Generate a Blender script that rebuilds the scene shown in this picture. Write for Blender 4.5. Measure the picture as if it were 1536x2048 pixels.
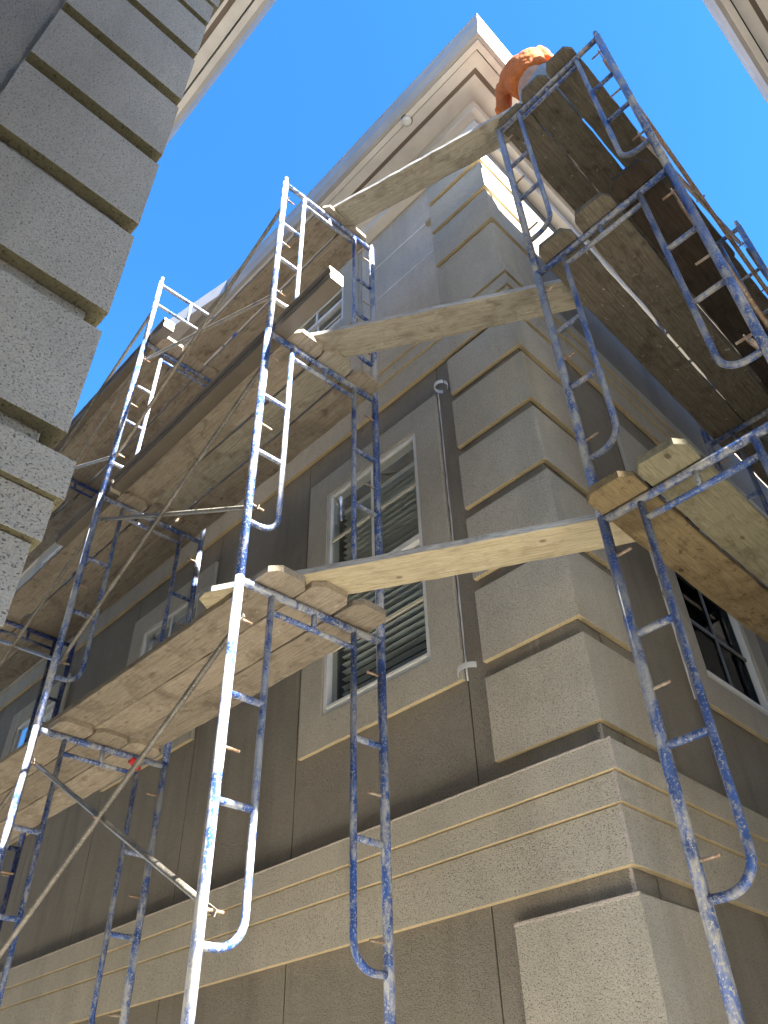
import bpy, bmesh, math, random
from mathutils import Vector, Matrix, noise
random.seed(7)
for o in list(bpy.data.objects): bpy.data.objects.remove(o)
SC = bpy.context.scene
COL = SC.collection
R = math.radians
CAMZ = 1.65                      # eye height above the paving

# ------------------------------------------------------------------ camera
def make_camera():
    az, pt, rl = R(134.546), R(40.78), R(-1.80)
    fw = Vector((math.cos(az)*math.cos(pt), math.sin(az)*math.cos(pt), math.sin(pt)))
    rt = Vector((math.sin(az), -math.cos(az), 0)); up = rt.cross(fw)
    r2 = rt*math.cos(rl) + up*math.sin(rl); u2 = -rt*math.sin(rl) + up*math.cos(rl)
    cd = bpy.data.cameras.new('camera'); cd.sensor_fit = 'VERTICAL'; cd.sensor_height = 36.0
    cd.lens = 1586.94/2048*36; cd.clip_start = 0.05; cd.clip_end = 2000
    c = bpy.data.objects.new('camera', cd); COL.objects.link(c)
    m = Matrix((r2, u2, -fw)).transposed().to_4x4(); m.translation = (0, 0, CAMZ)
    c.matrix_world = m; SC.camera = c
make_camera()

# ------------------------------------------------------------------ light
SUN_EL, SUN_AZ = 37.5, 4.3       # azimuth measured from +X towards +Y
w = bpy.data.worlds.new('World'); SC.world = w; w.use_nodes = True
nt = w.node_tree; bg = nt.nodes['Background']
sky = nt.nodes.new('ShaderNodeTexSky'); sky.sky_type = 'NISHITA'; sky.sun_disc = False
sky.sun_elevation = R(SUN_EL); sky.sun_rotation = R(90 - SUN_AZ)
sky.altitude = 1500; sky.air_density = 1.0; sky.dust_density = 0.0; sky.ozone_density = 4.0
hs = nt.nodes.new('ShaderNodeHueSaturation'); hs.inputs['Saturation'].default_value = 1.235
nt.links.new(sky.outputs[0], hs.inputs['Color']); nt.links.new(hs.outputs[0], bg.inputs[0]); bg.inputs[1].default_value = 0.074
sl = bpy.data.lights.new('sun', 'SUN'); sl.energy = 5.0; sl.angle = R(0.53); sl.color = (1.0, 0.965, 0.91)
so = bpy.data.objects.new('sun', sl); COL.objects.link(so)
sd = Vector((math.cos(R(SUN_EL))*math.cos(R(SUN_AZ)), math.cos(R(SUN_EL))*math.sin(R(SUN_AZ)), math.sin(R(SUN_EL))))
so.rotation_euler = sd.to_track_quat('Z', 'Y').to_euler(); so.location = (12, 2, 20)
vs = SC.view_settings
vs.view_transform = 'Standard'; vs.look = 'None'; vs.gamma = 1.0; vs.use_curve_mapping = False
vs.exposure = 3.12
SC.render.engine = 'CYCLES'
SC.cycles.use_denoising = True
SC.cycles.max_bounces = 14; SC.cycles.diffuse_bounces = 10; SC.cycles.transparent_max_bounces = 12
SC.cycles.sample_clamp_indirect = 12

# ------------------------------------------------------------------ materials
MATS = {}
def newmat(name):
    m = bpy.data.materials.new(name); m.use_nodes = True
    n = m.node_tree; b = n.nodes['Principled BSDF']; MATS[name] = m
    return m, n, b
def nd(n, t, **k):
    x = n.nodes.new(t)
    for a, v in k.items(): setattr(x, a, v)
    return x
def ramp(n, src, stops, interp='LINEAR'):
    r = nd(n, 'ShaderNodeValToRGB'); r.color_ramp.interpolation = interp
    e = r.color_ramp.elements
    while len(e) < len(stops): e.new(0.5)
    for i, (p, c) in enumerate(stops):
        e[i].position = p; e[i].color = c if len(c) == 4 else (*c, 1)
    n.links.new(src, r.inputs[0]); return r.outputs[0]
def noise_tex(n, vec, scale, detail=4, rough=0.55, dist=0.0):
    t = nd(n, 'ShaderNodeTexNoise'); t.inputs['Scale'].default_value = scale
    t.inputs['Detail'].default_value = detail; t.inputs['Roughness'].default_value = rough
    t.inputs['Distortion'].default_value = dist
    n.links.new(vec, t.inputs['Vector']); return t.outputs['Fac']
def mapping(n, vec, scale=(1, 1, 1), loc=(0, 0, 0)):
    t = nd(n, 'ShaderNodeMapping'); t.inputs['Scale'].default_value = scale; t.inputs['Location'].default_value = loc
    n.links.new(vec, t.inputs['Vector']); return t.outputs[0]
def mix(n, fac, a, b, mode='MIX'):
    t = nd(n, 'ShaderNodeMix', data_type='RGBA', blend_type=mode)
    def put(sock, v):
        if isinstance(v, (tuple, list)): sock.default_value = (*v, 1) if len(v) == 3 else v
        elif isinstance(v, float): sock.default_value = v
        else: n.links.new(v, sock)
    put(t.inputs[0], fac); put(t.inputs[6], a); put(t.inputs[7], b)
    return t.outputs[2]
def vmath(n, op, a, b):
    t = nd(n, 'ShaderNodeMath', operation=op)
    for i, v in enumerate((a, b)):
        if isinstance(v, (int, float)): t.inputs[i].default_value = v
        else: n.links.new(v, t.inputs[i])
    return t.outputs[0]
def bump(n, b, h, strength, dist):
    t = nd(n, 'ShaderNodeBump'); t.inputs['Strength'].default_value = strength; t.inputs['Distance'].default_value = dist
    n.links.new(h, t.inputs['Height']); n.links.new(t.outputs[0], b.inputs['Normal'])
def objvec(n): return nd(n, 'ShaderNodeTexCoord').outputs['Object']
def geovec(n): return nd(n, 'ShaderNodeNewGeometry').outputs['Position']
def objrand(n): return nd(n, 'ShaderNodeObjectInfo').outputs['Random']

def stucco(name, col, dark=0.62, pit=1.0, run=0.5):
    m, n, b = newmat(name); v = geovec(n)
    fine = noise_tex(n, v, 150, 3, 0.6); mid = noise_tex(n, v, 42, 3, 0.5)
    sp = noise_tex(n, mapping(n, v, (1, 1, 1.5)), 118, 2.0, 0.5, 0.2)
    pitm = ramp(n, sp, [(0.33, (0, 0, 0)), (0.41, (1, 1, 1))])
    big = noise_tex(n, v, 1.1, 5, 0.6); stk = noise_tex(n, mapping(n, v, (3.2, 3.2, 0.35)), 1.0, 4, 0.6)
    c = mix(n, ramp(n, big, [(0.3, (0, 0, 0)), (0.72, (1, 1, 1))]), tuple(x*0.86 for x in col), tuple(min(1, x*1.07) for x in col))
    c = mix(n, ramp(n, stk, [(0.50, (0, 0, 0)), (0.76, (run, run, run))]), c, (col[0]*0.55, col[1]*0.54, col[2]*0.53))
    wash = noise_tex(n, mapping(n, v, (9, 9, 0.5), (3.3, 1.7, 0.4)), 1.0, 4, 0.6)
    c = mix(n, ramp(n, wash, [(0.64, (0, 0, 0)), (0.74, (run*0.5,)*3)]), c, tuple(min(1, x*1.6) for x in col))
    blot = noise_tex(n, v, 4.5, 6, 0.7, 0.5)
    c = mix(n, ramp(n, blot, [(0.42, (0.22, 0.22, 0.22)), (0.5, (0, 0, 0)), (0.6, (0, 0, 0)), (0.72, (0.3, 0.3, 0.3))]), c, tuple(x*0.68 for x in col))
    c = mix(n, ramp(n, fine, [(0.34, (0.5*pit,)*3), (0.52, (0, 0, 0))]), c, tuple(x*dark for x in col))
    c = mix(n, mix(n, 0.75*pit if 0.75*pit < 1 else 1.0, (1, 1, 1), pitm), tuple(x*0.28 for x in col), c)  # pits darkened in the colour, for dirt and for shade in the hollows
    n.links.new(c, b.inputs['Base Color']); b.inputs['Roughness'].default_value = 0.92
    b.inputs['Specular IOR Level'].default_value = 0.2
    h = vmath(n, 'ADD', vmath(n, 'MULTIPLY', fine, 0.9), vmath(n, 'ADD', vmath(n, 'MULTIPLY', mid, 0.7), vmath(n, 'MULTIPLY', pitm, 0.5)))
    bump(n, b, h, 0.85, 0.006)
    return m
stucco('stucco_trim', (0.555, 0.505, 0.405))
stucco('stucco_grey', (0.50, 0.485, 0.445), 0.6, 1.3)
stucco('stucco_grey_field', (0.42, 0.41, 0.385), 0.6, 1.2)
stucco('stucco_edge_shade', (0.19, 0.17, 0.10), 0.6, 1.0)  # grey building's block undersides, with the shade beneath them put into the colour
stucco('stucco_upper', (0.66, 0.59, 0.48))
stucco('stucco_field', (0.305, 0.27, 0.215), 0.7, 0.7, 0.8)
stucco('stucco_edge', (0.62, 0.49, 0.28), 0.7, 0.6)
stucco('stucco_raw', (0.62, 0.54, 0.46), 0.6, 0.8)

def paint(name, col, rough=0.55, var=0.08, spec=0.35):
    m, n, b = newmat(name); v = geovec(n)
    c = mix(n, ramp(n, noise_tex(n, v, 3.0, 5, 0.65), [(0.3, (0, 0, 0)), (0.75, (1, 1, 1))]), tuple(x*(1-var*2) for x in col), tuple(min(1, x*(1+var)) for x in col))
    c = mix(n, ramp(n, noise_tex(n, v, 60, 3), [(0.60, (0, 0, 0)), (0.78, (0.35, 0.35, 0.35))]), c, tuple(x*0.6 for x in col))
    n.links.new(c, b.inputs['Base Color']); b.inputs['Roughness'].default_value = rough
    b.inputs['Specular IOR Level'].default_value = spec
    bump(n, b, noise_tex(n, v, 90, 3), 0.15, 0.003)
    return m
paint('eave_paint', (0.74, 0.70, 0.635), 0.6)
paint('vent_brown', (0.20, 0.155, 0.115), 0.7)
paint('gutter_paint', (0.44, 0.42, 0.395), 0.45)
paint('vinyl_white', (0.78, 0.77, 0.73), 0.4, 0.04)
paint('muntin_cream', (0.70, 0.64, 0.50), 0.45, 0.04)
paint('blind_slat', (0.80, 0.80, 0.77), 0.5, 0.04)
paint('muntin_grey', (0.16, 0.16, 0.16), 0.5)
paint('joint_dark', (0.03, 0.028, 0.026), 0.9)
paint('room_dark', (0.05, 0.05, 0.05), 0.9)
paint('room_wall', (0.38, 0.40, 0.40), 0.9)
paint('caulk_white', (0.76, 0.76, 0.76), 0.6)
paint('strap_metal', (0.66, 0.66, 0.64), 0.4)
paint('shingle', (0.12, 0.11, 0.10), 0.9, 0.2)
paint('gutter_brown', (0.20, 0.165, 0.12), 0.38, 0.1, 0.5)
paint('gutter_cap', (0.60, 0.55, 0.44), 0.5)
paint('lamp_dark', (0.10, 0.09, 0.08), 0.4)
paint('lamp_lens', (0.75, 0.74, 0.70), 0.25)
paint('tape_red', (0.75, 0.05, 0.05), 0.5)
paint('string_white', (0.8, 0.8, 0.78), 0.8)

def concrete():
    m, n, b = newmat('concrete'); v = geovec(n)
    c = mix(n, ramp(n, noise_tex(n, v, 1.2, 6, 0.65), [(0.3, (0, 0, 0)), (0.7, (1, 1, 1))]), (0.50, 0.475, 0.42), (0.62, 0.59, 0.53))
    n.links.new(c, b.inputs['Base Color']); b.inputs['Roughness'].default_value = 0.9
    bump(n, b, noise_tex(n, v, 120, 4), 0.4, 0.004)
concrete()

def steel(name, base, splat, amount=0.55, rust=True):
    m, n, b = newmat(name); v = objvec(n)
    rnd = objrand(n)
    off = nd(n, 'ShaderNodeVectorMath', operation='ADD'); n.links.new(geovec(n), off.inputs[0])
    cx = nd(n, 'ShaderNodeCombineXYZ'); n.links.new(vmath(n, 'MULTIPLY', rnd, 17.0), cx.inputs[0]); n.links.new(cx.outputs[0], off.inputs[1])
    p = off.outputs[0]
    c = mix(n, ramp(n, noise_tex(n, p, 9, 4), [(0.35, (0, 0, 0)), (0.7, (1, 1, 1))]), tuple(x*0.6 for x in base), tuple(min(1, x*1.25) for x in base))
    fine_ = noise_tex(n, mapping(n, p, (1, 1, 0.4)), 34, 6, 0.68, 0.3); low = noise_tex(n, p, 5.5, 3, 0.6)
    dust = vmath(n, 'ADD', fine_, vmath(n, 'ADD', vmath(n, 'MULTIPLY', vmath(n, 'SUBTRACT', low, 0.5), 0.75), vmath(n, 'MULTIPLY', vmath(n, 'SUBTRACT', rnd, 0.5), 0.10)))
    c = mix(n, ramp(n, dust, [(amount-0.10, (0, 0, 0)), (amount-0.01, (0.38, 0.38, 0.38)), (amount+0.12, (0.92, 0.92, 0.92))]), c, splat)
    fl = noise_tex(n, p, 95, 4, 0.7)
    c = mix(n, ramp(n, fl, [(0.565, (0, 0, 0)), (0.61, (1, 1, 1))]), c, (splat[0]*1.15, splat[1]*1.12, splat[2]*1.02))
    if rust:
        rs = noise_tex(n, p, 23, 5, 0.75)
        c = mix(n, ramp(n, rs, [(0.66, (0, 0, 0)), (0.70, (0.85, 0.85, 0.85))]), c, (0.16, 0.075, 0.035))
    n.links.new(c, b.inputs['Base Color'])
    rr = ramp(n, dust, [(amount-0.08, (0.28, 0.28, 0.28)), (amount+0.10, (0.8, 0.8, 0.8))])
    n.links.new(rr, b.inputs['Roughness'])
    bump(n, b, vmath(n, 'ADD', vmath(n, 'MULTIPLY', dust, 1.6), fl), 0.5, 0.003)
steel('frame_paint', (0.035, 0.10, 0.34), (0.46, 0.46, 0.44), 0.51)
steel('frame_paint_dusty', (0.04, 0.095, 0.29), (0.36, 0.35, 0.315), 0.495)
steel('frame_paint_dark', (0.025, 0.055, 0.24), (0.27, 0.27, 0.25), 0.60)
steel('galvanised', (0.22, 0.20, 0.165), (0.34, 0.31, 0.25), 0.58)
steel('rusty', (0.30, 0.17, 0.10), (0.45, 0.38, 0.28), 0.55)

def wood(name, c1, c2, stain, knots=0.4, splat=(0.5, 0.48, 0.42), splat_amt=0.64):
    m, n, b = newmat(name); v = objvec(n); rnd = objrand(n)
    cx = nd(n, 'ShaderNodeCombineXYZ')
    n.links.new(vmath(n, 'MULTIPLY', rnd, 31.0), cx.inputs[0]); n.links.new(vmath(n, 'MULTIPLY', rnd, 7.0), cx.inputs[1])
    off = nd(n, 'ShaderNodeVectorMath', operation='ADD'); n.links.new(v, off.inputs[0]); n.links.new(cx.outputs[0], off.inputs[1])
    p = off.outputs[0]
    g = noise_tex(n, mapping(n, p, (1.3, 26, 26)), 2.6, 6, 0.65, 0.9)
    gf = noise_tex(n, mapping(n, p, (3.0, 120, 120)), 2.0, 4, 0.6, 0.3)
    wv = noise_tex(n, mapping(n, p, (0.5, 9, 9)), 2.2, 3, 0.5, 1.6)
    wvf = vmath(n, 'FRACT', vmath(n, 'MULTIPLY', wv, 9.0), 0.0)
    c = mix(n, ramp(n, g, [(0.32, (0, 0, 0)), (0.68, (1, 1, 1))]), c1, c2)
    c = mix(n, ramp(n, wvf, [(0.0, (0.55, 0.55, 0.55)), (0.22, (0, 0, 0)), (0.86, (0, 0, 0)), (1.0, (0.62, 0.62, 0.62))]), c, tuple(x*0.6 for x in c1))
    c = mix(n, ramp(n, gf, [(0.34, (0.4, 0.4, 0.4)), (0.5, (0, 0, 0))]), c, tuple(x*0.55 for x in c1))
    st = noise_tex(n, p, 3.2, 5, 0.65, 0.6)
    c = mix(n, ramp(n, st, [(0.52, (0, 0, 0)), (0.74, (0.8, 0.8, 0.8))]), c, stain)
    mo = noise_tex(n, mapping(n, p, (0.6, 1, 1)), 11, 6, 0.7, 0.4)
    c = mix(n, ramp(n, mo, [(0.30, (0.75, 0.75, 0.75)), (0.46, (0, 0, 0)), (0.58, (0, 0, 0)), (0.72, (0.7, 0.7, 0.7))]), c, stain)
    vo = nd(n, 'ShaderNodeTexVoronoi'); vo.inputs['Scale'].default_value = 5.5; vo.inputs['Randomness'].default_value = 1.0
    n.links.new(mapping(n, p, (0.7, 1.1, 1.1)), vo.inputs['Vector'])
    c = mix(n, ramp(n, vo.outputs['Distance'], [(0.055, (knots,)*3), (0.10, (0, 0, 0))]), c, tuple(x*0.22 for x in c1))
    sp = noise_tex(n, p, 18, 5, 0.7)
    c = mix(n, ramp(n, sp, [(splat_amt, (0, 0, 0)), (splat_amt+0.04, (0.75, 0.75, 0.75))]), c, splat)
    br = vmath(n, 'ADD', vmath(n, 'MULTIPLY', rnd, 0.35), 0.82)
    vv = nd(n, 'ShaderNodeHueSaturation'); n.links.new(c, vv.inputs['Color']); n.links.new(br, vv.inputs['Value'])
    n.links.new(vv.outputs[0], b.inputs['Base Color']); b.inputs['Roughness'].default_value = 0.85
    b.inputs['Specular IOR Level'].default_value = 0.2
    bump(n, b, vmath(n, 'ADD', g, vmath(n, 'MULTIPLY', gf, 0.5)), 0.35, 0.003)
wood('wood_weathered', (0.32, 0.262, 0.19), (0.47, 0.395, 0.295), (0.15, 0.115, 0.08))
wood('wood_grey', (0.34, 0.30, 0.225), (0.48, 0.43, 0.325), (0.16, 0.135, 0.10))
wood('wood_dark', (0.028, 0.021, 0.015), (0.055, 0.040, 0.027), (0.014, 0.010, 0.007), 0.4, (0.3, 0.27, 0.2), 0.70)
wood('wood_new', (0.44, 0.36, 0.215), (0.62, 0.54, 0.37), (0.34, 0.28, 0.18), 0.7, (0.5, 0.42, 0.27), 0.78)
wood('wood_edge', (0.36, 0.35, 0.33), (0.50, 0.49, 0.46), (0.2, 0.19, 0.18), 0.2)
wood('wood_shade', (0.12, 0.10, 0.072), (0.20, 0.17, 0.122), (0.055, 0.044, 0.03), 0.5)  # darker copy of grey wood with the side decks' shade in its colour
wood('wood_olive', (0.235, 0.21, 0.13), (0.325, 0.29, 0.19), (0.12, 0.095, 0.05), 0.7, (0.3, 0.25, 0.15), 0.72)
wood('wood_tan', (0.19, 0.14, 0.072), (0.28, 0.21, 0.11), (0.07, 0.045, 0.02), 0.8, (0.07, 0.045, 0.025), 0.605)

def glass(name, tint, refl, graze=0.9):
    m, n, b = newmat(name); out = n.nodes['Material Output']
    tr = nd(n, 'ShaderNodeBsdfTransparent'); tr.inputs[0].default_value = (*tint, 1)
    gl = nd(n, 'ShaderNodeBsdfGlossy'); gl.inputs['Roughness'].default_value = 0.015
    lw = nd(n, 'ShaderNodeLayerWeight'); lw.inputs[0].default_value = 0.5
    fr = vmath(n, 'ADD', vmath(n, 'MULTIPLY', vmath(n, 'POWER', lw.outputs['Facing'], 4.0), graze), refl)
    mx = nd(n, 'ShaderNodeMixShader')
    n.links.new(fr, mx.inputs[0]); n.links.new(tr.outputs[0], mx.inputs[1]); n.links.new(gl.outputs[0], mx.inputs[2])
    n.links.new(mx.outputs[0], out.inputs['Surface'])
glass('window_glass', (0.93, 0.96, 0.95), 0.05)
glass('window_glass_dark', (0.20, 0.23, 0.27), 0.015, 0.16)

def cloth(name, col, scale=260):
    m, n, b = newmat(name); v = objvec(n)
    c = mix(n, ramp(n, noise_tex(n, v, 14, 4), [(0.3, (0, 0, 0)), (0.7, (1, 1, 1))]), tuple(x*0.8 for x in col), tuple(min(1, x*1.1) for x in col))
    n.links.new(c, b.inputs['Base Color']); b.inputs['Roughness'].default_value = 0.95
    bump(n, b, noise_tex(n, mapping(n, v, (1, 1, 0.5)), 22, 3), 0.5, 0.02)
cloth('shirt_orange', (0.50, 0.14, 0.03)); cloth('jeans_blue', (0.25, 0.31, 0.37)); cloth('skin', (0.45, 0.28, 0.20))
cloth('boots', (0.12, 0.08, 0.05)); cloth('cap_white', (0.8, 0.76, 0.68))

# ------------------------------------------------------------------ mesh helpers
class MB:
    """collects shapes into one mesh"""
    def __init__(s): s.v = []; s.f = []; s.m = []; s.s = []
    def add(s, vs, fs, mi=0, smooth=False):
        o = len(s.v); s.v += [tuple(v) for v in vs]
        for f in fs: s.f.append([o+i for i in f]); s.m.append(mi); s.s.append(smooth)
        return s
    def box(s, x0, x1, y0, y1, z0, z1, mi=0):
        vs = [(x, y, z) for z in (z0, z1) for y in (y0, y1) for x in (x0, x1)]
        return s.add(vs, [(0, 2, 3, 1), (4, 5, 7, 6), (0, 1, 5, 4), (2, 6, 7, 3), (0, 4, 6, 2), (1, 3, 7, 5)], mi)
    def prism(s, poly, z0, z1, mi=0, under=None):
        k = len(poly); vs = [(x, y, z0) for x, y in poly] + [(x, y, z1) for x, y in poly]
        s.add(vs, [tuple(range(k, 2*k))], mi); o = len(s.v) - 2*k
        for i in range(k): s.f.append([o+i, o+(i+1) % k, o+k+(i+1) % k, o+k+i]); s.m.append(mi); s.s.append(False)
        s.f.append([o+i for i in reversed(range(k))]); s.m.append(mi if under is None else under); s.s.append(False)
        return s
    def extrude_x(s, prof, x0, x1, mi=0, cap=None):
        k = len(prof); vs = [(x0, y, z) for y, z in prof] + [(x1, y, z) for y, z in prof]
        o = len(s.v); s.v += vs
        for i in range(k): s.f.append([o+i, o+(i+1) % k, o+k+(i+1) % k, o+k+i]); s.m.append(mi); s.s.append(False)
        for f in ([o+i for i in reversed(range(k))], [o+k+i for i in range(k)]): s.f.append(f); s.m.append(mi if cap is None else cap); s.s.append(False)
        return s
    def tube(s, pts, r, n=10, mi=0):
        pts = [Vector(p) for p in pts]; o = len(s.v); k = len(pts)
        t0 = (pts[1]-pts[0]).normalized(); ref = Vector((0, 0, 1)) if abs(t0.z) < 0.9 else Vector((1, 0, 0))
        nrm = (ref - t0*ref.dot(t0)).normalized()
        for i, p in enumerate(pts):
            t = (pts[min(i+1, k-1)] - pts[max(i-1, 0)]).normalized()
            nrm = (nrm - t*nrm.dot(t)).normalized(); bn = t.cross(nrm)
            rr = r[i] if isinstance(r, (list, tuple)) else r
            for a in range(n):
                an = 2*math.pi*a/n; s.v.append(tuple(p + nrm*(rr*math.cos(an)) + bn*(rr*math.sin(an))))
        for i in range(k-1):
            for a in range(n):
                b = (a+1) % n; s.f.append([o+i*n+a, o+i*n+b, o+(i+1)*n+b, o+(i+1)*n+a]); s.m.append(mi); s.s.append(True)
        s.f.append([o+a for a in reversed(range(n))]); s.m.append(mi); s.s.append(False)
        s.f.append([o+(k-1)*n+a for a in range(n)]); s.m.append(mi); s.s.append(False)
        return s
    def mesh(s, name, mats, fix=True):
        me = bpy.data.meshes.new(name); me.from_pydata(s.v, [], s.f)
        for m in ([mats] if isinstance(mats, str) else mats): me.materials.append(MATS[m])
        me.polygons.foreach_set('material_index', s.m); me.polygons.foreach_set('use_smooth', s.s)
        if fix:
            bm = bmesh.new(); bm.from_mesh(me); bmesh.ops.recalc_face_normals(bm, faces=bm.faces); bm.to_mesh(me); bm.free()
        me.update(); return me
    def build(s, name, mats, parent=None, bevel=0, fix=True):
        return link(name, s.mesh(name, mats, fix), parent, bevel)
def link(name, data, parent=None, bevel=0):
    o = bpy.data.objects.new(name, data); COL.objects.link(o)
    if parent: o.parent = parent
    if bevel:
        b = o.modifiers.new('edge', 'BEVEL'); b.width = bevel; b.segments = 2; b.limit_method = 'ANGLE'; b.angle_limit = R(40)
    return o
def tag(o, label=None, cat=None, group=None, kind=None):
    for k, v in (('label', label), ('category', cat), ('group', group), ('kind', kind)):
        if v: o[k] = v
    return o
def empty(name, loc=(0, 0, 0), rz=0, parent=None):
    o = bpy.data.objects.new(name, None); COL.objects.link(o); o.location = loc; o.rotation_euler = (0, 0, rz)
    o.empty_display_size = 0.1
    if parent: o.parent = parent
    return o
def copy_tree(o, parent=None):
    c = o.copy(); COL.objects.link(c); c.parent = parent
    for ch in o.children: copy_tree(ch, c)
    return c

# ------------------------------------------------------------------ ground
g = MB().box(-300, 300, -300, 300, -0.3, 0.0).build('ground', 'concrete'); tag(g, kind='structure')

# ------------------------------------------------------------------ buildings
# local frame of a building: corner of the block faces at (0,0); face A lies on y=0 and runs to -x, face B on x=0 and runs to +y
FIELD = 0.032
H = CAMZ                                   # heights below are measured from eye level
class Building:
    def __init__(s, cx, cy, sx, sy, label, la=14.0, lb=12.0, mats=('stucco_trim', 'stucco_field', 'stucco_upper', 'stucco_edge'), qb=0.50, fd=FIELD):
        s.c = (cx, cy, sx, sy); s.la, s.lb = la, lb; s.mt, s.mf, s.mu, s.me = mats; s.qb = qb; s.fd = fd
        s.root = empty('apartment_building', (cx, cy, 0)); tag(s.root, label, 'building')
    def mp(s, mb):                          # mirror into this building's frame, lift to ground heights
        cx, cy, sx, sy = s.c
        mb.v = [(x*sx, y*sy, z + H) for x, y, z in mb.v]; return mb
    def part(s, name, mb, mats, parent=None, bevel=0):
        return s.mp(mb).build(name, mats, parent or s.root, bevel)
    def lpoly(s, o0, o1, la, lb):
        return [(-la, -o1), (o1, -o1), (o1, lb), (o0, lb), (o0, -o0), (-la, -o0)]
    def lprism(s, name, o0, o1, z0, z1, la, lb, mats, parent=None, under=None, bevel=0.003):
        return s.part(name, MB().prism(s.lpoly(o0, o1, la, lb), z0, z1, 0, under), mats, parent, bevel)
    @staticmethod
    def F(face, u, d, z): return (-u, d, z) if face == 'A' else (-d, u, z)
    def fbox(s, face, u0, u1, d0, d1, z0, z1, mb=None, mi=0):
        mb = mb or MB(); a = s.F(face, u0, d0, z0); b = s.F(face, u1, d1, z1)
        return mb.box(min(a[0], b[0]), max(a[0], b[0]), min(a[1], b[1]), max(a[1], b[1]), min(a[2], b[2]), max(a[2], b[2]), mi)
    def ring(s, face, u0, u1, z0, z1, h0, h1, k0, k1, d0, d1, under=None):
        """a slab (u,z) with a rectangular hole (h,k)"""
        mb = MB(); P = []
        for d in (d0, d1):
            for (u, z) in ((u0, z0), (u1, z0), (u1, z1), (u0, z1), (h0, k0), (h1, k0), (h1, k1), (h0, k1)): P.append(s.F(face, u, d, z))
        fs = []; mi = []
        for i in range(4):
            j = (i+1) % 4
            fs += [(i, j, 4+j, 4+i), (8+i, 12+i, 12+j, 8+j), (i, 8+i, 8+j, j), (4+i, 4+j, 12+j, 12+i)]
            mi += [0, 0, (under if (under is not None and i == 0) else 0), 0]
        mb.add(P, fs); mb.m = mi
        return mb
    def window(s, face, u0, u1, z0, z1, blinds, glassmat='window_glass', room='room_dark', cols=2, rows=4):
        f = 0.034
        win = s.part('window', s.ring(face, u0, u1, z0, z1, u0+f, u1-f, z0+f, z1-f, 0.012, 0.10), 'vinyl_white', None, 0.004)
        zm = z0 + (z1-z0)*0.5
        s.part('sill', s.fbox(face, u0+f, u1-f, 0.006, 0.09, z0+f, z0+f+0.022), 'vinyl_white', win, 0.003)
        s.part('meeting_rail', s.fbox(face, u0+f, u1-f, 0.022, 0.075, zm-0.024, zm+0.024), 'vinyl_white', win, 0.004)
        for a, b, dd in ((z0+f, zm-0.024, 0.058), (zm+0.024, z1-f, 0.036)):
            s.part('pane', s.fbox(face, u0+f, u1-f, dd, dd+0.006, a+0.002, b-0.002), glassmat, win)
            s.part('muntin', s.fbox(face, (u0+u1)/2-0.011, (u0+u1)/2+0.011, dd-0.012, dd-0.002, a, b), 'vinyl_white' if glassmat == 'window_glass' else 'muntin_grey', win)
            s.part('muntin', s.fbox(face, u0+f, u1-f, dd-0.014, dd-0.003, (a+b)/2-0.011, (a+b)/2+0.011), 'muntin_cream' if glassmat == 'window_glass' else 'muntin_grey', win)
        if blinds:
            s.part('blind_rail', s.fbox(face, u0+f+0.02, u1-f-0.02, 0.125, 0.17, z1-f-0.13, z1-f-0.085), 'blind_slat', win, 0.003)
            z = z1-f-0.165; me = None
            while z > z0+f+0.02:
                if me is None:
                    me = MB(); w2 = (u1-u0)/2 - f - 0.02; tl = -0.10
                    dx, dz = 0.0235*math.cos(tl), 0.0235*math.sin(tl)
                    P = [s.F(face, (u0+u1)/2 + su*w2, 0.145 + sdp*dx + q*0.0010, sdp*dz + q*0.0016) for su in (-1, 1) for sdp, q in ((-1, -1), (1, -1), (1, 1), (-1, 1))]
                    me.add(P, [(0, 1, 2, 3), (4, 7, 6, 5), (0, 4, 5, 1), (1, 5, 6, 2), (2, 6, 7, 3), (3, 7, 4, 0)])
                    cx, cy, sx, sy = s.c; me.v = [(x*sx, y*sy, q) for x, y, q in me.v]; me = me.mesh('slat', 'blind_slat')
                sl_ = link('slat', me, win); sl_.location = (0, 0, z + H); z -= 0.055
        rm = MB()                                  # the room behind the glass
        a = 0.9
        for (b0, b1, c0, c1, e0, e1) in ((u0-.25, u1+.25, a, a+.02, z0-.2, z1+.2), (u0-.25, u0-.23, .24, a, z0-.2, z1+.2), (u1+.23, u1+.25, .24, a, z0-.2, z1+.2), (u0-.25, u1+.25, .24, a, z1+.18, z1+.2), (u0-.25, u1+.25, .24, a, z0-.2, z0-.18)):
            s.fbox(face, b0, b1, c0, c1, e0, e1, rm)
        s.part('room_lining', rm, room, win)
        return win
    def storey(s, face, wins, z0, z1, L, joints, trimw=0.215, fm=None):
        """field panels between joints, with a trimmed window where one falls"""
        fm = fm or s.mf
        j = sorted(joints); g = 0.004
        for a, b in zip(j[:-1], j[1:]):
            hit = [w_ for w_ in wins if a - 1e-3 < w_[0] and w_[1] < b + 1e-3]
            if hit:
                u0, u1, w0, w1 = hit[0][:4]
                s.part('wall_panel', s.ring(face, a+g, b-g, z0, z1, u0, u1, w0, w1, s.fd, 0.22), fm)
                s.part('window_trim', s.ring(face, u0-trimw, u1+trimw, w0-trimw, w1+trimw, u0, u1, w0, w1, 0.0, s.fd-0.002, under=1), [s.mt, s.me], None, 0.006)
                s.window(face, *hit[0])
            else:
                s.part('wall_panel', s.fbox(face, a+g, b-g, s.fd, 0.22, z0, z1), fm)
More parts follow.
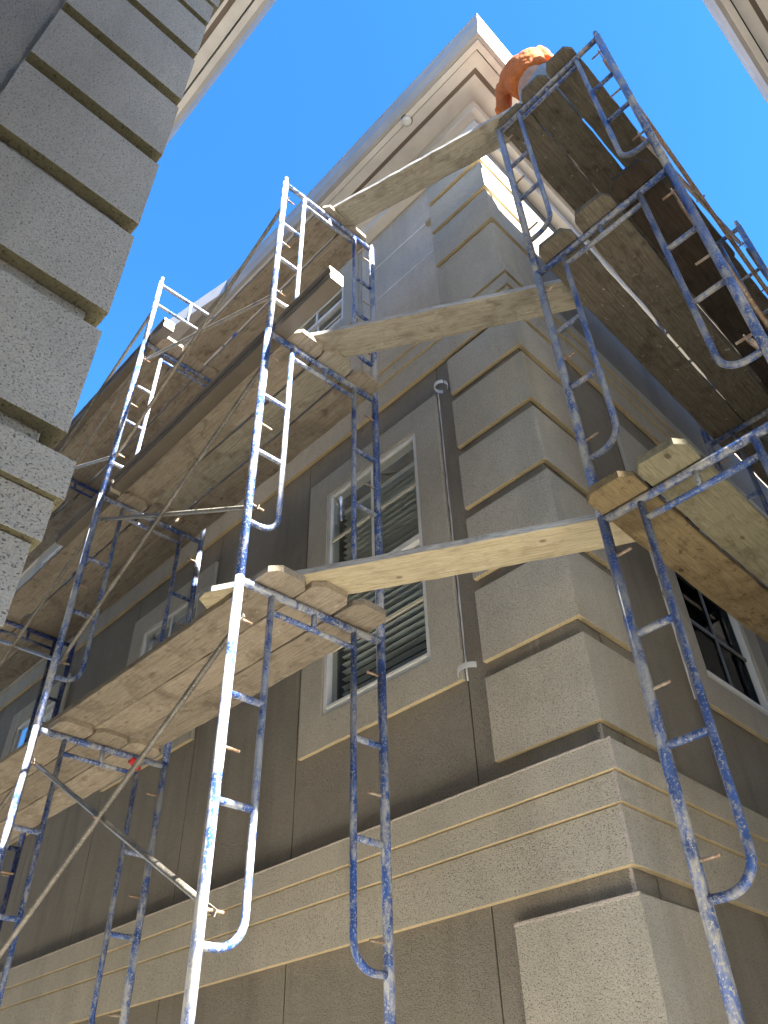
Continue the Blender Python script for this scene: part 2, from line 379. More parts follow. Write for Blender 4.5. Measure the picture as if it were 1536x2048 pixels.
    def build(s, full=True, winA=(), winB=(), winA3=(), winB3=(), jA=(), jB=(), jA3=(), jB3=()):
        LA, LB = s.la, s.lb
        BT, B0 = 1.455, 0.952
        E0, ET = 4.64, 5.18
        gy = -H
        # dark lining behind the joints
        s.lprism('wall_core', -0.235, -0.225, gy, B0, LA, LB, 'joint_dark', bevel=0)
        # quoin blocks around the corner
        rows = [(-1.09, -0.51), (-0.41, 0.17), (0.27, 0.85)]
        zq = [1.56, 2.10, 2.63, 3.16, 3.69]
        rows += [(z, z+0.445) for z in zq] + [(4.215, 4.585)]
        rows += [(5.165, 5.745), (5.83, 6.265), (6.35, 6.755), (6.84, 7.213)]
        for a, b in rows: s.lprism('quoin', -s.fd+0.002, 0.0, a, b, 0.605, s.qb, [s.mt, s.me], None, 1)
        # bands
        for base, names in ((B0, 0), (E0, 1)):
            st = ((0.0, 0.232, 0.003), (0.236, 0.362, 0.019), (0.366, 0.50, 0.035))
            for d0, d1, o in st: s.lprism('band', -s.fd+0.002, o, base+d0, base+d1, LA, LB, [s.mt, s.me], None, 1)
        # field walls
        for face, L, wn, w3, jj, j3 in (('A', LA, winA, winA3, jA, jA3), ('B', LB, winB, winB3, jB, jB3)):
            jj = [q for q in jj if q < L-0.2]; j3 = [q for q in j3 if q < L-0.2]
            st = 0.2165 if face == 'B' else s.fd
            s.storey(face, (), gy, B0+0.01, L, [st] + list(jj) + [L])
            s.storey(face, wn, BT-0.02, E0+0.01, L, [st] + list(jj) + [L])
            s.storey(face, w3, ET-0.04, 7.50, L, [st] + list(j3) + [L], trimw=0.19, fm=s.mu if face == 'A' else s.mf)  # upper side wall takes the darker field colour for its deeper shade
        # eaves
        if LA > 11:
            ax = 5.5; rz = 7.64 + 0.375*(ax+0.55)
            V = [(0.55, -0.55, 7.64), (-LA, -0.55, 7.64), (-LA, ax, rz), (-ax, ax, rz), (0.55, LB, 7.64), (-ax, LB, rz), (-LA, LB, rz)]
            fs = [(0, 1, 2, 3), (0, 3, 5, 4), (3, 2, 6, 5)]
        else:
            ax = LA/2; rz = 7.64 + 0.375*(ax+0.55)
            V = [(0.55, -0.55, 7.64), (-LA-0.55, -0.55, 7.64), (-LA-0.55, LB, 7.64), (0.55, LB, 7.64), (-ax, ax, rz), (-ax, LB, rz)]
            fs = [(0, 1, 4), (0, 4, 5, 3), (1, 2, 5, 4), (2, 3, 5)]
        roof = s.part('roof', MB().add(V, fs), 'shingle')
        s.lprism('frieze', -s.fd, 0.075, 7.215, 7.345, LA, LB, 'eave_paint', roof)
        s.lprism('frieze', -s.fd, 0.15, 7.348, 7.505, LA, LB, 'eave_paint', roof)
        s.lprism('soffit', -s.fd, 0.300, 7.508, 7.53, LA, LB, 'eave_paint', roof, bevel=0.002)
        s.lprism('soffit_vent', 0.300, 0.342, 7.520, 7.535, LA, LB, 'vent_brown', roof, bevel=0)
        s.lprism('soffit', 0.342, 0.440, 7.500, 7.53, LA, LB, 'eave_paint', roof, bevel=0.002)
        s.lprism('soffit_gap', 0.440, 0.452, 7.535, 7.55, LA, LB, 'joint_dark', roof, bevel=0)
        s.lprism('fascia', 0.452, 0.505, 7.475, 7.66, LA, LB, 'eave_paint', roof, bevel=0.004)
        # ogee gutter
        gp = [(0.507, 7.49), (0.542, 7.49), (0.557, 7.52), (0.578, 7.55), (0.590, 7.60), (0.597, 7.64), (0.604, 7.647), (0.604, 7.672), (0.507, 7.672)]
        mb = MB(); k = len(gp); V = []
        for o, z in gp: V += [(-LA, -o, z), (o, -o, z), (o, LB, z)]
        fs = []
        for i in range(k):
            j = (i+1) % k
            fs += [(3*i, 3*i+1, 3*j+1, 3*j), (3*i+1, 3*i+2, 3*j+2, 3*j+1)]
        fs += [tuple(3*i for i in range(k)), tuple(3*i+2 for i in reversed(range(k)))]
        s.part('gutter', mb.add(V, fs), 'gutter_paint', roof)
        # far walls that close the volume
        s.part('end_wall', MB().box(-LA-0.2, -LA-0.01, 0, LB, gy, 7.5), s.mf)
        s.part('end_wall', MB().box(-LA-0.2, 0, LB+0.01, LB+0.2, gy, 7.5), s.mf)
        return s

NB = [(False,), (True,)]
WA = [(0.965, 1.90, 2.275, 4.125, True), (3.63, 4.565, 2.87, 4.125, True), (6.3, 7.235, 2.87, 4.125, True), (9.0, 9.935, 2.87, 4.125, True)]
JA = [0.74, 2.165, 3.40, 4.80, 6.07, 7.47, 8.77, 10.17]
WA3 = [(1.76, 2.61, 6.285, 7.02, False, 'window_glass', 'room_wall'), (4.6, 5.45, 6.285, 7.02, False, 'window_glass', 'room_wall'), (7.4, 8.25, 6.285, 7.02, False, 'window_glass', 'room_wall')]
JA3 = [1.53, 2.84, 4.37, 5.68, 7.17, 8.48]
WB = [(1.365, 2.285, 2.275, 4.125, False, 'window_glass_dark'), (4.2, 5.12, 2.275, 4.125, False, 'window_glass_dark'), (7.0, 7.92, 2.275, 4.125, False, 'window_glass_dark')]
JB = [1.14, 2.51, 3.97, 5.35, 6.77, 8.15]
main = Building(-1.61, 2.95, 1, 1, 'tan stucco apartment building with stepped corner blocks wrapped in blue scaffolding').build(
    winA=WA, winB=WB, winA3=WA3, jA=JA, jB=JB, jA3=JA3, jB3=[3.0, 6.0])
left = Building(-1.61, 0.445, 1, -1, 'shaded grey stucco building with stepped corner blocks and no scaffolding', mats=('stucco_grey', 'stucco_grey_field', 'stucco_grey_field', 'stucco_edge_shade'), qb=0.55, fd=0.05).build(
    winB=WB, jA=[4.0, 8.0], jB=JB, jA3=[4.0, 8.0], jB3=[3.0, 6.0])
right = Building(1.0, 2.95, -1, 1, 'building across the passage showing only its beige eave and gutter', la=4.2, mats=('stucco_field', 'stucco_field', 'stucco_field', 'stucco_field')).build(  # unseen walls darkened to cut bounce, length cut to let sun through
    winB=WB, jA=[4.0, 8.0], jB=JB, jA3=[4.0, 8.0], jB3=[3.0, 6.0])
back = Building(1.0, 0.84, -1, -1, 'unseen fourth stucco building at the crossing, placed to shade the grey building').build(  # out-of-view block, placed to keep the sun off the grey building
    winB=WB, jA=[4.0, 8.0], jB=JB, jA3=[4.0, 8.0], jB3=[3.0, 6.0])
R0 = main.root
def wpart(name, mb, mats, bevel=0, root=R0):
    """world-space part (heights from eye level) of a building"""
    mb.v = [(x-root.location.x, y-root.location.y, z+CAMZ) for x, y, z in mb.v]
    return mb.build(name, mats, root, bevel)
# stepped-out eave further along the window wall
wpart('gutter_return', MB().prism([(-4.62, 2.343), (-5.5, 2.17), (-15.6, 2.17), (-15.6, 2.343)], 7.46, 7.68), 'gutter_paint', 0.004)
def ragged(name, a, b, n0, n1, w0, w1, k=46, mat='stucco_raw'):
    """thin uneven plaster skim along an edge a-b, wrapping over the two faces with outward normals n0, n1"""
    a, b, n0, n1 = Vector(a), Vector(b), Vector(n0), Vector(n1); mb = MB()
    rows = []
    for i in range(k+1):
        p = a.lerp(b, i/k); j0 = w0*random.uniform(0.45, 1.25); j1 = w1*random.uniform(0.45, 1.25)
        e = p + (n0+n1)*0.0035
        rows += [p + n0*0.0008 - n1*j0, p + n0*0.003 - n1*j0*0.6, e, p + n1*0.003 - n0*j1*0.6, p + n1*0.0008 - n0*j1]
    fs = [(5*i+q, 5*i+q+1, 5*i+q+6, 5*i+q+5) for i in range(k) for q in range(4)]
    mb.add(rows, fs); return wpart(name, mb, mat)
for z0, z1, o in ((0.845, 0.955, -FIELD), (0.955, 1.184, 0.003), (1.189, 1.315, 0.019), (1.319, 1.452, 0.035), (1.454, 1.556, -FIELD)):
    ragged('plaster_skim', (-1.61+o, 2.95-o, z0), (-1.61+o, 2.95-o, z1), (0, -1, 0), (1, 0, 0), 0.016, 0.010)
ragged('plaster_skim', (-2.215, 2.95, 0.85), (-1.61, 2.95, 0.85), (0, 0, 1), (0, -1, 0), 0.02, 0.012)
ragged('plaster_skim', (-1.61, 2.95, 5.02), (-1.61, 2.95, 5.25), (0, -1, 0), (1, 0, 0), 0.016, 0.010)
ragged('plaster_skim', (-8.0, 2.95-0.035, 1.452), (-1.61, 2.95-0.035, 1.452), (0, 0, 1), (0, -1, 0), 0.03, 0.006, 160)
# white sealant beads down the trims beside the blocks
def bead(x, y, z0, z1):
    pts = []; k = 40
    for i in range(k+1):
        z = z0 + (z1-z0)*i/k
        pts.append((x + random.uniform(-.0025, .0025), y + random.uniform(-.002, .002), z))
    wpart('sealant_bead', MB().tube(pts, [random.uniform(.0045, .009) for _ in pts], 6), 'caulk_white')
bead(-2.353, 2.985, 2.06, 4.36); bead(-1.645, 4.098, 2.06, 3.75)

# ------------------------------------------------------------------ scaffold frames
BAR = 1.95; FW = 0.912; FH = 1.97
def make_frame(mat, short=False):
    t = empty('frame_scaffold')
    def p(name, pts, r, n=12, m=mat): return MB().tube(pts, r, n).build(name, m, t)
    h = FH if not short else 1.0
    for x in (0, FW):
        o = p('post', [(x, 0, 0), (x, 0, h)], 0.0235, 16)
        MB().tube([(x, 0, h-0.03), (x, 0, h+0.075)], 0.0175, 12).build('coupling_pin', 'galvanised', o)
    bar = BAR if not short else 0.95
    p('top_bar', [(0, 0, bar), (FW, 0, bar)], 0.0205, 14)
    if short:
        p('lower_bar', [(0, 0, 0.62), (FW, 0, 0.62)], 0.016)
        p('spacer', [(0.36, 0, 0.62), (0.36, 0, bar)], 0.016)
        return t
    for sx, x in ((1, 0.0), (-1, FW)):
        xr = x + sx*0.192; zb = bar-1.59; rad = 0.115; pts = [(xr, 0, bar-0.012), (xr, 0, zb+rad)]
        for i in range(1, 8):
            a = math.pi/2*i/7; pts.append((xr - sx*rad*(1-math.cos(a)), 0, zb+rad-rad*math.sin(a)))
        pts.append((x + sx*0.012, 0, zb)); p('ladder_rail', pts, 0.0165, 12)
        for dz in (0.60, 1.07): p('rung', [(x + sx*0.012, 0, bar-dz), (xr, 0, bar-dz)], 0.0155)
        for dz in (0.21, 0.845, 1.47): p('brace_stud', [(x, 0, bar-dz), (x + sx*0.098, 0.004, bar-dz)], [0.0075, 0.0065], 8, 'rusty')
    p('lower_bar', [(0.192, 0, bar-0.105), (FW-0.192, 0, bar-0.105)], 0.0150)
    p('spacer', [(FW*0.5, 0, bar-0.105), (FW*0.5, 0, bar-0.01)], 0.0150)
    return t
protos = {}
def place_frame(mat, loc, rz, label, group, short=False):
    k = (mat, short)
    if k not in protos: t = protos[k] = make_frame(mat, short)
    else: t = copy_tree(protos[k])
    t.location = (loc[0], loc[1], loc[2] + CAMZ); t.rotation_euler = (0, 0, rz)
    return tag(t, label, 'scaffold', group)
BASES = [-1.64, 0.33, 2.30, 4.27]
LEVEL = ['standing on the ground', 'carrying the lowest deck', 'carrying the middle deck', 'carrying the top deck']
A_ST = [((-2.69, 1.72), (-2.645, 2.63), 'frame_paint', 'at the corner end of the blinds-window wall'),
        ((-4.84, 1.735), (-4.80, 2.65), 'frame_paint', 'second from the corner along the blinds-window wall'),
        ((-7.06, 1.75), (-7.05, 2.66), 'frame_paint_dark', 'third from the corner along the blinds-window wall')]
B_ST = [((-0.318, 2.645), (-1.245, 2.655), 'frame_paint_dusty', 'at the corner end of the dark-windowed side wall'),
        ((-0.318, 4.775), (-1.24, 4.785), 'frame_paint_dusty', 'second from the corner along the dark-windowed side wall'),
        ((-0.318, 6.90), (-1.24, 6.91), 'frame_paint_dark', 'third from the corner along the dark-windowed side wall')]
for ST, grp in ((A_ST, 'scaffold frames along the blinds-window wall'), (B_ST, 'scaffold frames along the dark-window side wall')):
    for (po, pi_, mat, where) in ST:
        rz = math.atan2(pi_[1]-po[1], pi_[0]-po[0])
        for bz, lv in zip(BASES, LEVEL):
            place_frame(mat, (po[0], po[1], bz), rz, f'blue scaffold frame {lv}, {where}', grp)
po, pi_ = A_ST[1][:2]
place_frame('frame_paint', (po[0], po[1], 6.24), math.atan2(pi_[1]-po[1], pi_[0]-po[0]), 'short blue guard frame standing above the top deck against the sky', 'scaffold frames along the blinds-window wall', True)
# red tape wrapped on one frame
for o in list(COL.objects):
    if o.get('label', '').startswith('blue scaffold frame carrying the lowest deck, second from the corner along the blinds'):
        MB().tube([(0.655, 0, BAR-0.02), (0.685, 0, BAR-0.03), (0.72, 0, BAR-0.08)], [0.026, 0.027, 0.025], 8).build('red_tape', 'tape_red', o)

# ------------------------------------------------------------------ cross braces
def rod(name, a, b, parent, r=0.015, mat='galvanised'):
    a, b = Vector(a), Vector(b); d = (b-a).normalized()
    mb = MB().tube([a + d*0.05, a + d*0.09, b - d*0.09, b - d*0.05], [r*0.8, r, r, r*0.8], 8)
    up = Vector((0, 0, 1)); sd_ = d.cross(up).normalized(); up = sd_.cross(d)
    for e, s_ in ((a, 1), (b, -1)):            # flattened ends with the stud hole
        q = [e - d*(0.025*s_) + up*0.013, e - d*(0.025*s_) - up*0.013, e + d*(0.075*s_) - up*0.012, e + d*(0.075*s_) + up*0.012]
        P = [x + sd_*0.003 for x in q] + [x - sd_*0.003 for x in q]
        mb.add(P, [(0, 1, 2, 3), (7, 6, 5, 4), (0, 4, 5, 1), (1, 5, 6, 2), (2, 6, 7, 3), (3, 7, 4, 0)])
    return mb.build(name, mat, parent)
def brace(p, q, base, off, label, group, mat='galvanised'):
    hi, lo = base + BAR - 0.21, base + BAR - 1.47
    mid = ((p[0]+q[0])/2 + off[0], (p[1]+q[1])/2 + off[1], (hi+lo)/2 + CAMZ)
    t = empty('cross_brace', mid); tag(t, label, 'scaffold brace', group)
    L = lambda P, z, k: (P[0]+off[0]*k-mid[0], P[1]+off[1]*k-mid[1], z+CAMZ-mid[2])
    rod('rod', L(p, hi, 1.0), L(q, lo, 1.0), t, mat=mat); rod('rod', L(p, lo, 1.5), L(q, hi, 1.5), t, mat=mat)
    MB().tube([(-off[0]*.8, -off[1]*.8, 0), (off[0]*1.2, off[1]*1.2, 0)], 0.007, 8).build('pivot_bolt', 'rusty', t)
for ST, off, grp, nm in ((A_ST, (0, 0.034), 'cross braces along the blinds-window wall', 'blinds-window wall'), (B_ST, (-0.034, 0), 'cross braces along the side wall', 'dark-window side wall')):
    for i, bayn in ((0, 'first bay'), (1, 'second bay')):
        for b, lv in zip(BASES, ('ground lift', 'lift below the lowest deck', 'lift between the lowest and middle decks', 'lift between the middle and top decks')):
            if ST is A_ST or True:
                brace(ST[i][0], ST[i+1][0], b, off, f'steel cross brace, {lv}, {bayn} of {nm}', grp, 'galvanised' if ST is A_ST else 'rusty')
# lone brace rising past the guard frame
t = empty('guard_brace', (-4.84, 1.76, 6.9+CAMZ)); tag(t, 'single thin brace rod running down from the short guard frame against the sky', 'scaffold brace')
rod('rod', (0, 0, 0.0), (-2.2, 0.0, -1.35), t)

# ------------------------------------------------------------------ planks
PT = 0.038
def plank(p0, p1, w_, mat, label, group, seed, side=None):
    rnd = random.Random(seed); p0, p1 = Vector(p0), Vector(p1); L = (p1-p0).length
    mb = MB(); n = max(10, int(L/0.10)); c = 0.05; xs = [0, c] + [c + (L-2*c)*i/n for i in range(1, n)] + [L-c, L]
    sag = rnd.uniform(0.004, 0.012)
    for i, x in enumerate(xs):
        hw = w_/2 - (0.04 + rnd.uniform(-.008, .008) if i in (0, len(xs)-1) else 0)
        a = rnd.uniform(-.0034, .0034); b = rnd.uniform(-.0034, .0034); z = -sag*math.sin(math.pi*x/L)
        ch = 0.003
        mb.v += [(x, -hw+a+ch, z), (x, hw+b-ch, z), (x, hw+b, z+ch), (x, hw+b, z+PT-ch), (x, hw+b-ch, z+PT), (x, -hw+a+ch, z+PT), (x, -hw+a, z+PT-ch), (x, -hw+a, z+ch)]
    k = 8
    for i in range(len(xs)-1):
        for j in range(k):
            mb.f.append([i*k+j, i*k+(j+1) % k, (i+1)*k+(j+1) % k, (i+1)*k+j]); mb.m.append(1 if (side and j in (2, 6)) else 0); mb.s.append(False)
    mb.f.append(list(reversed(range(k)))); mb.f.append([(len(xs)-1)*k+j for j in range(k)]); mb.m += [0, 0]; mb.s += [False, False]
    o = mb.build('scaffold_plank', [mat, side] if side else mat)
    d = (p1-p0).normalized(); y = Vector((0, 0, 1)).cross(d).normalized(); z = d.cross(y)
    m = Matrix((d, y, z)).transposed().to_4x4(); m.translation = p0 + Vector((0, 0, CAMZ)); o.matrix_world = m
    return tag(o, label, 'plank', group)
TOP = [b + BAR + 0.0205 for b in BASES]          # upper side of the bars
DK = {1: 'lowest', 2: 'middle', 3: 'top'}
gA, gB = 'deck planks along the blinds-window wall', 'deck planks along the dark-window side wall'
LW = {'wood_weathered': 'weathered brown', 'wood_grey': 'weathered grey', 'wood_dark': 'dark stained', 'wood_new': 'fresh yellow pine', 'wood_tan': 'spotted tan', 'wood_olive': 'pale olive', 'wood_shade': 'shade-darkened grey'}
sd_n = 1
A1 = {1: [(1.915, -2.52), (2.157, -2.475), (2.415, -2.46)], 2: [(1.972, -2.55), (2.222, -2.53), (2.472, -2.52)], 3: [(2.195, -2.60), (2.452, -2.60)]}
PN = {3: ['outer', 'middle', 'wall-side'], 2: ['outer', 'wall-side']}
for lv, L in A1.items():
    for i, (y, xe) in enumerate(L):
        m = 'wood_grey' if (lv, i) in ((2, 1),) else 'wood_weathered'
        plank((xe, y, TOP[lv]+0.001), (-5.06, y + random.uniform(-.02, .02), TOP[lv]+PT+0.004), 0.236, m,
              f'{LW[m]} plank, {PN[len(L)][i]} one of the {DK[lv]} deck, first bay of blinds-window wall', gA, sd_n); sd_n += 1
A2 = {1: [1.93, 2.175, 2.42], 2: [1.965, 2.215, 2.46], 3: [1.955, 2.205, 2.452]}
for lv, L in A2.items():
    for i, y in enumerate(L):
        plank((-4.66 + random.uniform(-.03, .03), y, TOP[lv]+0.001), (-7.45, y + random.uniform(-.02, .02), TOP[lv]+0.001), 0.236, 'wood_weathered',
              f'weathered brown plank, {PN[3][i]} one of the {DK[lv]} deck, second bay of blinds-window wall', gA, sd_n); sd_n += 1
for lv, L in A2.items():
    for i, y in enumerate(L):
        plank((-6.95, y, TOP[lv]+PT+0.012), (-9.4, y, TOP[lv]+PT+0.012), 0.236, 'wood_weathered',
              f'weathered brown plank, {PN[3][i]} one of the {DK[lv]} deck, third bay of blinds-window wall', gA, sd_n); sd_n += 1
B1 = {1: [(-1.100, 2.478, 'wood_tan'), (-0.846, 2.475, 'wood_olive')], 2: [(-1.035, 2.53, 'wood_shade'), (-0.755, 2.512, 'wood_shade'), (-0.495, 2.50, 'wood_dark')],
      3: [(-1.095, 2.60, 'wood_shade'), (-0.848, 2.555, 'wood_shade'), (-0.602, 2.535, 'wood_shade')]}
for lv, L in B1.items():
    for i, (x, ye, m) in enumerate(L):
        x2 = x - (0.03 if (lv, i) == (2, 0) else 0.07 if lv == 2 else 0.0) + (0.02 if (lv, i) == (3, 2) else 0)
        plank((x, ye, TOP[lv]+0.001), (x2, 5.05, TOP[lv]+0.001), 0.236, m,
              f'{LW[m]} plank, {["wall-side", "middle" if len(L) == 3 else "outer", "outer"][i]} one of the {DK[lv]} deck, first bay of dark-windowed wall', gB, sd_n); sd_n += 1
for lv, L in B1.items():
    for i, (x, ye, m) in enumerate(L):
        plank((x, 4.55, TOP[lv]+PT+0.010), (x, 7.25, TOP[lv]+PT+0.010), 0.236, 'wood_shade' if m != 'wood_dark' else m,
              f'{"dark stained" if m == "wood_dark" else "shade-darkened grey"} plank, {["wall-side", "middle" if len(L) == 3 else "outer", "outer"][i]} one of the {DK[lv]} deck, second bay of dark-windowed wall', gB, sd_n); sd_n += 1
# planks bridging the corner between the two scaffolds (they lie on top of both decks)
def corner(n0, n1, f0, lv, mat, label, z0=None):
    n0, n1, f0 = Vector((*n0, 0)), Vector((*n1, 0)), Vector((*f0, 0)); d = (n1-n0).normalized(); w_ = 0.232
    s_ = Vector((-d.y, d.x, 0)); c0, c1 = n0 + s_*w_/2, n1 + s_*w_/2; z = TOP[lv] + PT + 0.006
    global sd_n
    plank((c0.x, c0.y, z), (c1.x, c1.y, z), w_, mat, label, 'planks bridging the corner', sd_n, 'wood_edge'); sd_n += 1
corner((-3.02, 1.68), (-0.93, 2.895), (0, 0), 1, 'wood_new', 'fresh yellow pine plank bridging the corner in front of the blinds window')
corner((-2.78, 1.83), (-1.00, 2.945), (0, 0), 2, 'wood_grey', 'mould-spotted grey plank bridging the corner at the middle deck')
corner((-2.80, 2.098), (-0.82, 2.682), (0, 0), 3, 'wood_grey', 'streaked grey brown plank bridging the corner at the top deck under the eave')

# ------------------------------------------------------------------ loose gutters on the scaffold
def loose_gutter(x0, x1, y, z, label, dy=0.0):
    prof = [(0.0, 0.0), (0.10, 0.0), (0.104, 0.006), (0.104, 0.118), (0.09, 0.124), (0.0, 0.124), (-0.012, 0.118), (-0.012, 0.10), (0.004, 0.07), (-0.006, 0.035)]
    mb = MB().extrude_x([(b, c) for b, c in prof], 0, x1-x0, 0, 1)
    o = mb.build('loose_gutter', ['gutter_brown', 'gutter_cap'], None, 0.002)
    o.location = (x0, y, z+CAMZ); o.rotation_euler = (0, 0, math.atan2(dy, x1-x0))
    return tag(o, label, 'gutter', 'loose gutter lengths lying on the scaffold')
loose_gutter(-4.72, -2.12, 1.752, TOP[2]+0.002, 'long brown gutter length with cream end cap lying along the middle deck')
loose_gutter(-5.66, -4.76, 1.760, TOP[2]+0.002, 'short brown gutter length lying past the second frame at the middle deck')
loose_gutter(-7.3, -4.56, 1.765, TOP[3]+0.002, 'brown gutter length lying along the top deck below the short guard frame')

# ------------------------------------------------------------------ small things on the building
o = MB().tube([(0, 0, 0.0), (0, 0, -0.02)], 0.055, 20).tube([(0, 0, -0.02), (0, 0, -0.045), (0, 0, -0.052)], [0.048, 0.043, 0.02], 20, 1).build('soffit_lamp', ['lamp_dark', 'lamp_lens'])
o.location = (-2.0, 2.49, 7.497+CAMZ); tag(o, 'small round lamp fixed under the eave of the scaffolded building', 'lamp')
def strap(name, c, r, a0, a1, label):
    mb = MB(); k = 16; V = []
    for i in range(k+1):
        a = R(a0 + (a1-a0)*i/k)
        for rr in (r, r-0.003):
            for z in (-0.016, 0.016): V.append((rr*math.cos(a), rr*math.sin(a), z))
    F_ = []
    for i in range(k):
        b = 4*i; e = b+4
        F_ += [(b, b+1, e+1, e), (b+2, e+2, e+3, b+3), (b, e, e+2, b+2), (b+1, b+3, e+3, e+1)]
    F_ += [(0, 2, 3, 1), (4*k, 4*k+1, 4*k+3, 4*k+2)]
    mb.add(V, F_); o = mb.build(name, 'strap_metal'); o.location = (c[0], c[1], c[2]+CAMZ)
    return tag(o, label, 'strap', 'leftover downspout straps')
strap('downspout_strap', (-2.285, 2.940, 4.35), 0.05, -20, 330, 'round white downspout strap left at the top corner of the window trim')
s_ = strap('downspout_strap', (-2.275, 2.925, 2.06), 0.075, 200, 330, 'bent white downspout strap hanging open at the bottom corner of the window trim')
for i, (z0, z1, lab) in enumerate(((6.60, 6.57, 'upper white string stretched from the block on the corner quoins'), (6.09, 6.07, 'lower white string stretched across the upper wall to the corner blocks'))):
    mb = MB().tube([(-3.05, 2.955, z0 + CAMZ), (-2.7, 2.952, z0 + CAMZ - 0.006), (-2.215, 2.948, z1 + CAMZ)], 0.0032, 6)
    tag(mb.build('string_line', 'string_white'), lab, 'string', 'string lines on the upper wall')
o = MB().box(-0.03, 0.03, -0.05, 0.0, -0.022, 0.022).build('wood_block', 'wood_new', None, 0.003); o.location = (-2.24, 2.99, 6.575+CAMZ)
tag(o, 'small pale wooden block holding the upper string beside the corner blocks', 'block')

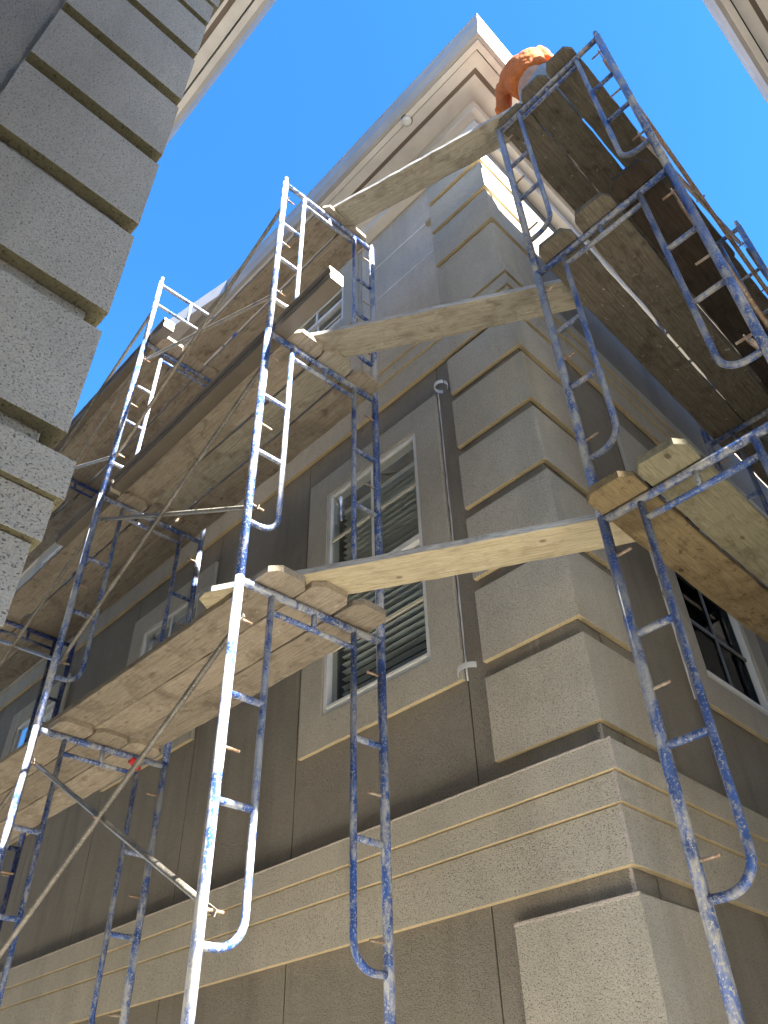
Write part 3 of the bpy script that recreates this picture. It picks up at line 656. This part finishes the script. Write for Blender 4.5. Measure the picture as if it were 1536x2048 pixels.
# ------------------------------------------------------------------ worker kneeling on the top deck
def skin_mesh(name, pts, edges, rad, mat, parent=None, sub=2, root=0):
    me = bpy.data.meshes.new(name); me.from_pydata(pts, edges, []); o = bpy.data.objects.new(name, me); COL.objects.link(o)
    sk = o.modifiers.new('skin', 'SKIN'); sk.use_smooth_shade = True
    for i, v in enumerate(me.skin_vertices[0].data):
        r_ = rad[i]; v.radius = r_ if isinstance(r_, tuple) else (r_, r_); v.use_root = (i == root)
    ss = o.modifiers.new('sub', 'SUBSURF'); ss.levels = sub; ss.render_levels = sub
    dg = bpy.context.evaluated_depsgraph_get(); dg.update()
    m2 = bpy.data.meshes.new_from_object(o.evaluated_get(dg)); bpy.data.objects.remove(o)
    for p in m2.polygons: p.use_smooth = True
    m2.materials.clear(); m2.materials.append(MATS[mat])
    return link(name, m2, parent)
def worker(loc):
    root = empty('person', loc); tag(root, 'worker in orange sweatshirt and jeans kneeling with back turned on the top deck', 'person')
    # local: x to the worker's right (world +x), y forward, z up from the deck
    hip, bel, che, nck, hd = (0.05, 0.0, 0.42), (0.03, -0.03, 0.58), (-0.02, -0.05, 0.80), (-0.03, 0.06, 0.93), (-0.03, 0.18, 0.95)
    shl, shr = (-0.22, -0.01, 0.84), (0.17, 0.0, 0.88)
    ell, elr = (-0.30, 0.02, 0.58), (0.25, 0.14, 0.62)
    wrl, wrr = (-0.26, 0.20, 0.40), (0.18, 0.36, 0.52)
    hil, hir = (-0.06, 0.01, 0.38), (0.15, 0.01, 0.38)
    knl, knr = (-0.15, 0.40, 0.30), (0.22, 0.38, 0.12)
    anl, anr = (-0.13, 0.02, 0.07), (0.13, 0.02, 0.07)
    tol, tor = (-0.13, -0.10, 0.03), (0.13, -0.10, 0.03)
    pts = [hip, bel, che, nck, hd, shl, ell, wrl, shr, elr, wrr, hil, knl, anl, tol, hir, knr, anr, tor, (-0.03, 0.22, 1.01)]
    ed = [(0, 1), (1, 2), (2, 3), (3, 4), (4, 19), (2, 5), (5, 6), (6, 7), (2, 8), (8, 9), (9, 10), (0, 11), (11, 12), (12, 13), (13, 14), (0, 15), (15, 16), (16, 17), (17, 18)]
    rad = [(0.15, 0.11), (0.14, 0.10), (0.17, 0.11), 0.055, 0.09, 0.065, 0.048, 0.032, 0.065, 0.048, 0.032, 0.085, 0.06, 0.042, 0.035, 0.085, 0.06, 0.042, 0.035, 0.085]
    body = skin_mesh('body', pts, ed, rad, 'skin', root)
    # hands: palm, four fingers and a thumb each
    for sgn, wr in ((-1, wrl), (1, wrr)):
        hp = [wr, (wr[0], wr[1]+0.075, wr[2]-0.03)]; he = [(0, 1)]; hr = [0.028, (0.04, 0.02)]
        for f in range(4):
            x = wr[0] + (f-1.5)*0.021; L_ = (0.06, 0.075, 0.07, 0.052)[f]
            b = len(hp); hp += [(x, wr[1]+0.09, wr[2]-0.035), (x, wr[1]+0.09+L_*0.55, wr[2]-0.05), (x, wr[1]+0.09+L_*0.8, wr[2]-0.085)]
            he += [(1, b), (b, b+1), (b+1, b+2)]; hr += [0.0095, 0.009, 0.008]
        b = len(hp); hp += [(wr[0]-sgn*0.045, wr[1]+0.05, wr[2]-0.035), (wr[0]-sgn*0.06, wr[1]+0.09, wr[2]-0.05)]; he += [(0, b), (b, b+1)]; hr += [0.012, 0.010]
        skin_mesh('hand', hp, he, hr, 'skin', root, 1)
    mb = MB(); n = 24; rings = [(0.475, 0.175, 0.135, -0.005), (0.50, 0.20, 0.155, -0.015), (0.57, 0.20, 0.150, -0.03), (0.66, 0.205, 0.145, -0.055), (0.76, 0.225, 0.14, -0.06), (0.85, 0.225, 0.12, -0.035), (0.91, 0.17, 0.095, 0.01), (0.95, 0.09, 0.075, 0.05)]
    for z, rx, ry, yc in rings:
        for a in range(n): mb.v.append((0.06 - 0.2*(z-0.42) + rx*math.cos(2*math.pi*a/n), yc + ry*math.sin(2*math.pi*a/n), z))
    for i in range(len(rings)-1):
        for a in range(n): mb.f.append([i*n+a, i*n+(a+1) % n, (i+1)*n+(a+1) % n, (i+1)*n+a]); mb.m.append(0); mb.s.append(True)
    mb.f += [list(reversed(range(n))), [(len(rings)-1)*n+a for a in range(n)]]; mb.m += [0, 0]; mb.s += [True, True]
    for sh, el, wr in ((shl, ell, wrl), (shr, elr, wrr)):
        sh, el, wr = Vector(sh), Vector(el), Vector(wr)
        P = [sh*0.75 + Vector((0, 0, 0.2)), sh, sh.lerp(el, 0.4), sh.lerp(el, 0.8), el, el.lerp(wr, 0.25), el.lerp(wr, 0.6), el.lerp(wr, 0.9)]
        mb.tube(P, [0.085, 0.092, 0.082, 0.075, 0.074, 0.07, 0.062, 0.05], 14)
    tmp = mb.build('tmp', 'shirt_orange'); rm = tmp.modifiers.new('r', 'REMESH'); rm.mode = 'VOXEL'; rm.voxel_size = 0.013
    sm = tmp.modifiers.new('s', 'SMOOTH'); sm.iterations = 6
    dg = bpy.context.evaluated_depsgraph_get(); dg.update()
    me = bpy.data.meshes.new_from_object(tmp.evaluated_get(dg)); bpy.data.objects.remove(tmp)
    for v in me.vertices:
        q = v.co; up_ = max(0.0, 1 - abs(q.z - 0.48)/0.3)
        f_ = noise.noise(Vector((q.x*7 + q.z*9, q.y*6, q.z*8 - q.x*6))) * 0.014 + (abs(noise.noise(Vector((q.x*13 - q.z*11, q.y*12, q.z*15 + q.x*10)))) - 0.2) * (0.006 + 0.016*up_)
        v.co = q + v.normal * f_
    for p in me.polygons: p.use_smooth = True
    me.materials.clear(); me.materials.append(MATS['shirt_orange']); link('sweatshirt', me, root)
    jp = [(0.05, -0.005, 0.52), hil, knl, anl, hir, knr, anr, (0.05, -0.03, 0.40)]
    je = [(0, 7), (7, 1), (1, 2), (2, 3), (7, 4), (4, 5), (5, 6)]
    jr = [(0.16, 0.12), 0.12, 0.085, 0.065, 0.12, 0.085, 0.065, (0.18, 0.14)]
    skin_mesh('jeans', jp, je, jr, 'jeans_blue', root, 2)
    for sgn, an, to in ((-1, anl, tol), (1, anr, tor)):
        skin_mesh('boot', [(an[0], an[1]+0.02, an[2]), (an[0], an[1]-0.04, an[2]-0.01), to], [(0, 1), (1, 2)], [0.052, 0.055, 0.042], 'boots', root, 1)
    skin_mesh('cap', [(-0.03, 0.20, 0.98), (-0.03, 0.23, 1.04), (-0.03, 0.31, 1.01)], [(0, 1), (1, 2)], [(0.098, 0.098), (0.085, 0.085), (0.07, 0.02)], 'cap_white', root, 2)
    return root
wk = worker((-0.93, 2.76, TOP[3]+PT+CAMZ+0.004)); wk.scale = (0.9, 0.9, 0.9)
